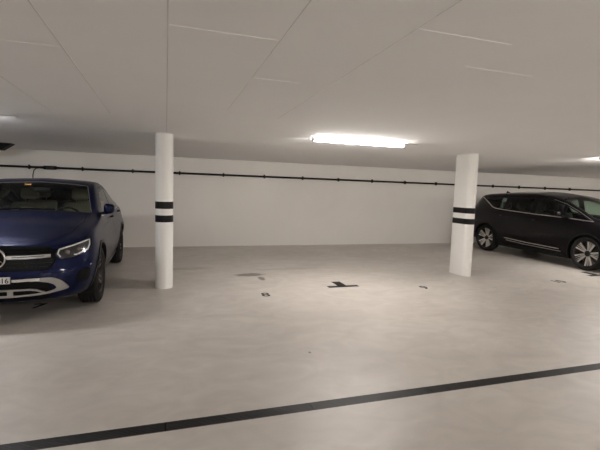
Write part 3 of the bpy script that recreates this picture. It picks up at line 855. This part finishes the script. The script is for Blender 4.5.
# ------------------------------------------------------------------ the hall
X0, X1, Y0, YW = -7.5, 17.5, -7.5, 10.835
def cz(y): return 2.39-.0143*y
DX0, DX1 = 2.628, 2.735                       # the drain channel's edges (y)
bm = bmesh.new()
abox(bm, X0, X1, Y0, DX0, -.2, 0); abox(bm, X0, X1, DX1, YW, -.2, 0); abox(bm, X0, X1, DX0, DX1, -.2, -.09)
tag(mesh_obj('floor', bm, M['floor']), kind='structure')
bm = bmesh.new()
vs = [bm.verts.new(p) for p in ((X0, Y0, cz(Y0)), (X1, Y0, cz(Y0)), (X1, YW, cz(YW)), (X0, YW, cz(YW)))]
bm.faces.new(vs)
vt = [bm.verts.new((v.co.x, v.co.y, 2.75)) for v in vs]; bm.faces.new(vt[::-1])
for i in range(4): bm.faces.new((vs[i], vs[(i+1) % 4], vt[(i+1) % 4], vt[i]))
def ceil_strip(x0, y0, x1, y1, w, d, mi):
    a = Vector((x0, y0, cz(y0))); c = Vector((x1, y1, cz(y1))); e = (c-a).normalized(); sd = Vector((-e.y, e.x, 0)).normalized()*w/2
    v = []
    for p in (a, c):
        v += [bm.verts.new(p+sd+Vector((0, 0, .002))), bm.verts.new(p+sd*.5-Vector((0, 0, d))), bm.verts.new(p-sd*.5-Vector((0, 0, d))), bm.verts.new(p-sd+Vector((0, 0, .002)))]
    for k in range(3): bm.faces.new((v[k], v[k+1], v[k+5], v[k+4])).material_index = mi
    bm.faces.new(v[0:4]).material_index = mi; bm.faces.new(v[4:8][::-1]).material_index = mi
for x, ya, yb, w in ((-1.20, -3, 5.2, .008), (-.59, -3, 5.05, .010), (.005, -3, 6.30, .010), (.59, -3, 4.3, .006), (1.18, -3, 4.6, .0035), (-1.80, -3, 5.2, .007), (-2.4, -3, 4.8, .007)):
    ceil_strip(x, ya, x, yb, w, .002, 1)
for x0, x1, y, w in ((.012, .578, 2.273, .012), (1.18, 1.765, 1.86, .012), (1.80, 2.345, 2.262, .010), (-1.19, -.60, 2.86, .006), (.60, .95, 3.05, .003)):
    ceil_strip(x0, y, x1, y, w, .0025, 2)
bmesh.ops.recalc_face_normals(bm, faces=bm.faces)
tag(mesh_obj('ceiling', bm, [M['ceiling'], M['seam'], M['ridge']]), kind='structure')
def wall(name, *a):
    bm = bmesh.new(); abox(bm, *a); tag(mesh_obj(name, bm, M['wall']), kind='structure')
wall('wall_back', X0, X1, YW, YW+.2, -.2, 2.75); wall('wall_front', X0, X1, Y0-.2, Y0, -.2, 2.75)
wall('wall_left', X0-.2, X0, Y0-.2, YW+.2, -.2, 2.75); wall('wall_right', X1, X1+.2, Y0-.2, YW+.2, -.2, 2.75)

# columns: oblong with rounded ends, long side towards the wall
def column(x, yn, r, L, bands, label):
    root = empty('column', (x, yn+r, 0)); tag(root, label, 'column', None)
    def ring(rr, z, bm):
        return [bm.verts.new(p+(z,)) for p in
                [(rr*math.cos(a), -rr*abs(math.sin(a)) if True else 0) for a in [PI+PI*k/24 for k in range(25)]] +
                [(rr*math.cos(a), L+rr*math.sin(a)) for a in [PI*k/24 for k in range(25)]]]
    def prism(name, rr, z0, z1, mat, par, ztop=None):
        bm = bmesh.new(); a = ring(rr, z0, bm); c = ring(rr, z1, bm)
        if ztop:
            for v in c: v.co.z = ztop(v.co.y)
        n = len(a)
        for i in range(n): bm.faces.new((a[i], a[(i+1) % n], c[(i+1) % n], c[i]))
        bm.faces.new(a[::-1]); bm.faces.new(c); bmesh.ops.recalc_face_normals(bm, faces=bm.faces)
        return mesh_obj(name, bm, mat, par, angle=40)
    prism('shaft', r, 0, 2.3, M['column'], root, lambda y: cz(yn+r+y))
    for z0, z1 in bands:
        o = prism('painted_band', r+.0015, z0, z1, M['tape'], root); o['label'] = 'black band around the column'
    return root
column(-.026, 6.40, .128, .26, [(1.196, 1.302), (.998, 1.100)], 'white column between the blue car and the empty bays, two black bands')
column(5.435, 6.36, .105, .29, [(1.188, 1.292), (.985, 1.090)], 'white column beside the dark van, two black bands')

# drain channel
dr = empty('drain_channel', (0, (DX0+DX1)/2, -.09)); tag(dr, 'long black slotted drain channel set across the concrete floor', 'drain')
bm = bmesh.new(); hw = (DX1-DX0)/2
for s in (1, -1):
    abox(bm, X0, X1, min(s*hw, s*(hw-.004)), max(s*hw, s*(hw-.004)), 0, .0905)
mesh_obj('frame', bm, M['steel'], dr)
gm = None; x = -3.0; k = 0
bm = bmesh.new()
for j in range(6):
    y = -hw+.012+j*(2*hw-.024)/5; abox(bm, .003, .997, y-.006, y+.006, .060, .089)
for j in range(40):
    xx = .006+j*.988/39; abox(bm, xx-.003, xx+.003, -hw+.006, hw-.006, .045, .070)
abox(bm, .003, .997, -hw+.0045, -hw+.0095, .055, .0895); abox(bm, .003, .997, hw-.0095, hw-.0045, .055, .0895)
g0 = mesh_obj('grate', bm, M['steel'], dr); g0.location = (-4, 0, 0)
for i in range(1, 13):
    g = g0.copy(); C.objects.link(g); g.parent = dr; g.location = (-4+i, 0, 0)

# painted floor markings
def text_mark(body, cx, cy, h, wscale, label):
    cu = bpy.data.curves.new('n', 'FONT'); cu.body = body; cu.size = 1; cu.align_x = 'CENTER'; cu.offset = .018
    to = bpy.data.objects.new('t', cu); C.objects.link(to)
    me = bpy.data.meshes.new_from_object(to.evaluated_get(bpy.context.evaluated_depsgraph_get())); bpy.data.objects.remove(to)
    xs = [v.co.x for v in me.vertices]; ys = [v.co.y for v in me.vertices]; s = h/(max(ys)-min(ys))
    mx_, my_ = (max(xs)+min(xs))/2, (max(ys)+min(ys))/2
    for v in me.vertices: v.co = Vector(((v.co.x-mx_)*s*wscale, (v.co.y-my_)*s, 0))
    bm = bmesh.new(); bm.from_mesh(me); bpy.data.meshes.remove(me)
    r = bmesh.ops.extrude_face_region(bm, geom=bm.faces[:])
    for g in r['geom']:
        if isinstance(g, bmesh.types.BMVert): g.co.z += .0015
    bmesh.ops.recalc_face_normals(bm, faces=bm.faces)
    o = mesh_obj('bay_number', bm, M['mark']); o.location = (cx, cy, 0)
    tag(o, label, 'floor number', None)
text_mark('7', -1.50, 5.80, .22, 1.0, 'black number 7 painted on the floor under the blue car\'s nose')
text_mark('8', 1.385, 5.80, .20, .95, 'black number 8 painted on the floor in the bay right of the left column')
text_mark('9', 4.04, 5.75, .20, .95, 'black number 9 painted on the floor in the bay left of the right column')
text_mark('10', 6.90, 5.70, .20, .95, 'black number 10 painted on the floor in the bay before the dark van')
def tmark(x, y, label):
    bm = bmesh.new()
    pts = [(-.265, -.02), (.265, -.02), (.265, .09), (.075, .09), (.075, .37), (-.075, .37), (-.075, .09), (-.265, .09)]
    a = [bm.verts.new((p[0], p[1], 0)) for p in pts]; c = [bm.verts.new((p[0], p[1], .0015)) for p in pts]
    bm.faces.new(a[::-1]); bm.faces.new(c)
    for i in range(8): bm.faces.new((a[i], a[(i+1) % 8], c[(i+1) % 8], c[i]))
    o = mesh_obj('bay_divider_mark', bm, M['mark']); o.location = (x, y, 0); tag(o, label, 'floor marking')
tmark(2.735, 6.035, 'black T-shaped bay divider painted on the floor between numbers 8 and 9')
tmark(8.31, 5.97, 'black T-shaped bay divider painted on the floor by the van\'s front wheel')

# ceiling lamps
def lamp(x, y, label, group=None):
    z = cz(y)
    r = empty('ceiling_lamp', (x, y, z)); tag(r, label, 'ceiling lamp', group)
    L = .75; h = .033
    bm = bmesh.new(); abox(bm, -L-.01, L+.01, -.024, .024, -.026, 0)
    mesh_obj('housing', bm, M['lamp_body'], r)
    bm = bmesh.new(); n = 14; prof = [(-h*.9, -.026)]+[(-h*math.cos(PI*k/n), -.043-.018*math.sin(PI*k/n)) for k in range(n+1)]+[(h*.9, -.026)]
    ra = [bm.verts.new((-L+.02, p[0], p[1])) for p in prof]; rb = [bm.verts.new((L-.02, p[0], p[1])) for p in prof]
    for i in range(len(prof)): bm.faces.new((ra[i], ra[(i+1) % len(prof)], rb[(i+1) % len(prof)], rb[i]))
    bmesh.ops.recalc_face_normals(bm, faces=bm.faces)
    mesh_obj('diffuser', bm, M['lamp_cool'] if x < .5 else M['lamp'], r, angle=40)
    for s in (1, -1):
        bm = bmesh.new(); q = [(p[0]*1.04, p[1]) for p in prof]
        xa, xb = s*(L-.02), s*(L+.004)
        ra = [bm.verts.new((xa, p[0], p[1])) for p in q]; rb = [bm.verts.new((xb, p[0], p[1]+.001)) for p in q]
        for i in range(len(q)): bm.faces.new((ra[i], ra[(i+1) % len(q)], rb[(i+1) % len(q)], rb[i]))
        bm.faces.new(ra); bm.faces.new(rb[::-1]); bmesh.ops.recalc_face_normals(bm, faces=bm.faces)
        mesh_obj('end_cap', bm, M['lamp_body'], r)
    bm = bmesh.new(); tube(bm, [(L, 0, -.008), (L+.26, 0, -.008)], .007, 8)
    mesh_obj('supply_conduit', bm, M['lamp_body'], r)
lamp(2.775, 5.76, 'lit tube lamp on the ceiling between the two columns')
lamp(8.48, 5.76, 'lit tube lamp on the ceiling above the dark van, cut by the photo edge')
lamp(-2.70, 5.76, 'lit tube lamp on the ceiling above the blue car')
lamp(13.4, 5.76, 'lit tube lamp on the ceiling far beyond the dark van')
for x, y in ((-2.7, -1.9), (2.8, -1.9), (8.3, -1.9), (13.4, -1.9), (0, -6), (5.5, -6), (11, -6)):  # unseen lamp rows behind the camera, added to brighten the ceiling
    lamp(x, y, 'unseen tube lamp added over the driving lane to brighten the hall', 'added lamps over the driving lane')

# black cable duct along the wall, its clips, junction box and drop cable
ZP0, ZP1 = 1.856, 1.832
def zp(x): return 1.853-.0022*(x+3.5)
bm = bmesh.new()
tube(bm, [(x, YW-.030, zp(x)) for x in (X0+.05, -3, 0, 3, 6, 9, 12, X1-.05)], .026, 10)
tag(mesh_obj('wall_conduit', bm, M['cable'], smooth=False, angle=50), 'long black conduit running along the white back wall', 'pipe')
clip = None
xs = [-6.15, -5.075, -4.0, -2.925, -1.85, -.765, .32, 1.40, 2.47, 3.535, 4.59, 5.64, 6.72, 7.80, 8.87, 9.94, 11.0, 12.1, 13.2]
bm = bmesh.new(); rounded(bm, -.016, .016, -.060, .004, -.048, .050, .005)
for i, x in enumerate(xs):
    if clip is None: o = clip = mesh_obj('conduit_clip', bm, M['cable'])
    else: o = clip.copy(); C.objects.link(o)
    o.location = (x, YW, zp(x))
    tag(o, 'small black clip holding the long conduit on the back wall', 'clip', 'clips along the wall conduit')
jb = empty('junction_box', (-2.51, YW, zp(-2.5))); tag(jb, 'black junction box on the wall conduit above the blue car', 'junction box')
bm = bmesh.new(); rounded(bm, -.13, .13, -.085, 0, -.042, .042, .012); mesh_obj('box', bm, M['black_plastic'], jb, angle=40)
bm = bmesh.new(); rounded(bm, -.085, .085, -.098, -.083, -.028, .028, .006); mesh_obj('cover', bm, M['steel'], jb, angle=40)
bm = bmesh.new()
tube(bm, [(-.20, -.04, 0), (-.12, -.04, 0)], .028, 12); tube(bm, [(.20, -.04, 0), (.12, -.04, 0)], .028, 12); mesh_obj('cable_gland', bm, M['cable'], jb)
bm = bmesh.new()
zc = zp(-2.8)
tube(bm, [(-2.72, YW-.05, zc-.015), (-2.78, YW-.055, zc-.025), (-2.83, YW-.05, zc-.07), (-2.855, YW-.04, zc-.17), (-2.86, YW-.03, zc-.4), (-2.86, YW-.03, .02)], .010, 8)
tag(mesh_obj('hanging_cable', bm, M['cable'], angle=60), 'thin black cable hanging from the wall conduit behind the blue car', 'cable')

# black unit under the ceiling at the far left
cu_ = empty('ceiling_unit', (-3.45, 9.55, cz(9.55))); tag(cu_, 'black box with a slanted end hung under the ceiling at the far left', 'ceiling unit')
bm = bmesh.new()
prof = [(.60, .01), (.60, -.012), (.42, -.135), (-1.2, -.135), (-1.2, .01)]
a = [bm.verts.new((p[0], -.11, p[1])) for p in prof]; c = [bm.verts.new((p[0], .11, p[1])) for p in prof]
bm.faces.new(a); bm.faces.new(c[::-1])
for i in range(5): bm.faces.new((a[i], a[(i+1) % 5], c[(i+1) % 5], c[i]))
bmesh.ops.recalc_face_normals(bm, faces=bm.faces); mesh_obj('casing', bm, M['black_plastic'], cu_)
bm = bmesh.new()
for k in range(5): abox(bm, -1.1+k*.3, -1.1+k*.3+.24, -.09, .09, -.141, -.132)
mesh_obj('louvre', bm, M['trim'], cu_)

# ------------------------------------------------------------------ camera, view
F, PT, RL, YA, H = 415.10, .08770, .03127, .31339, 1.5574
f = Vector((math.sin(YA)*math.cos(PT), math.cos(YA)*math.cos(PT), -math.sin(PT)))
rt = Vector((math.cos(YA), -math.sin(YA), 0)); up = rt.cross(f)
Rr = math.cos(RL)*rt+math.sin(RL)*up; U = -math.sin(RL)*rt+math.cos(RL)*up
cd = bpy.data.cameras.new('camera'); cam = bpy.data.objects.new('camera', cd); C.objects.link(cam)
cd.sensor_width = 36; cd.lens = F*36/600; cd.clip_start = .05
cam.matrix_world = Matrix(((Rr.x, U.x, -f.x, 0), (Rr.y, U.y, -f.y, 0), (Rr.z, U.z, -f.z, H), (0, 0, 0, 1)))
S = bpy.context.scene; S.camera = cam
w = bpy.data.worlds.new('world'); S.world = w; w.use_nodes = True; w.node_tree.nodes['Background'].inputs[0].default_value = (0, 0, 0, 1)
S.view_settings.view_transform = 'Standard'; S.view_settings.look = 'None'; S.view_settings.gamma = 1
S.view_settings.use_curve_mapping = False; S.view_settings.exposure = 1.48
S.cycles.max_bounces = 12; S.cycles.diffuse_bounces = 6
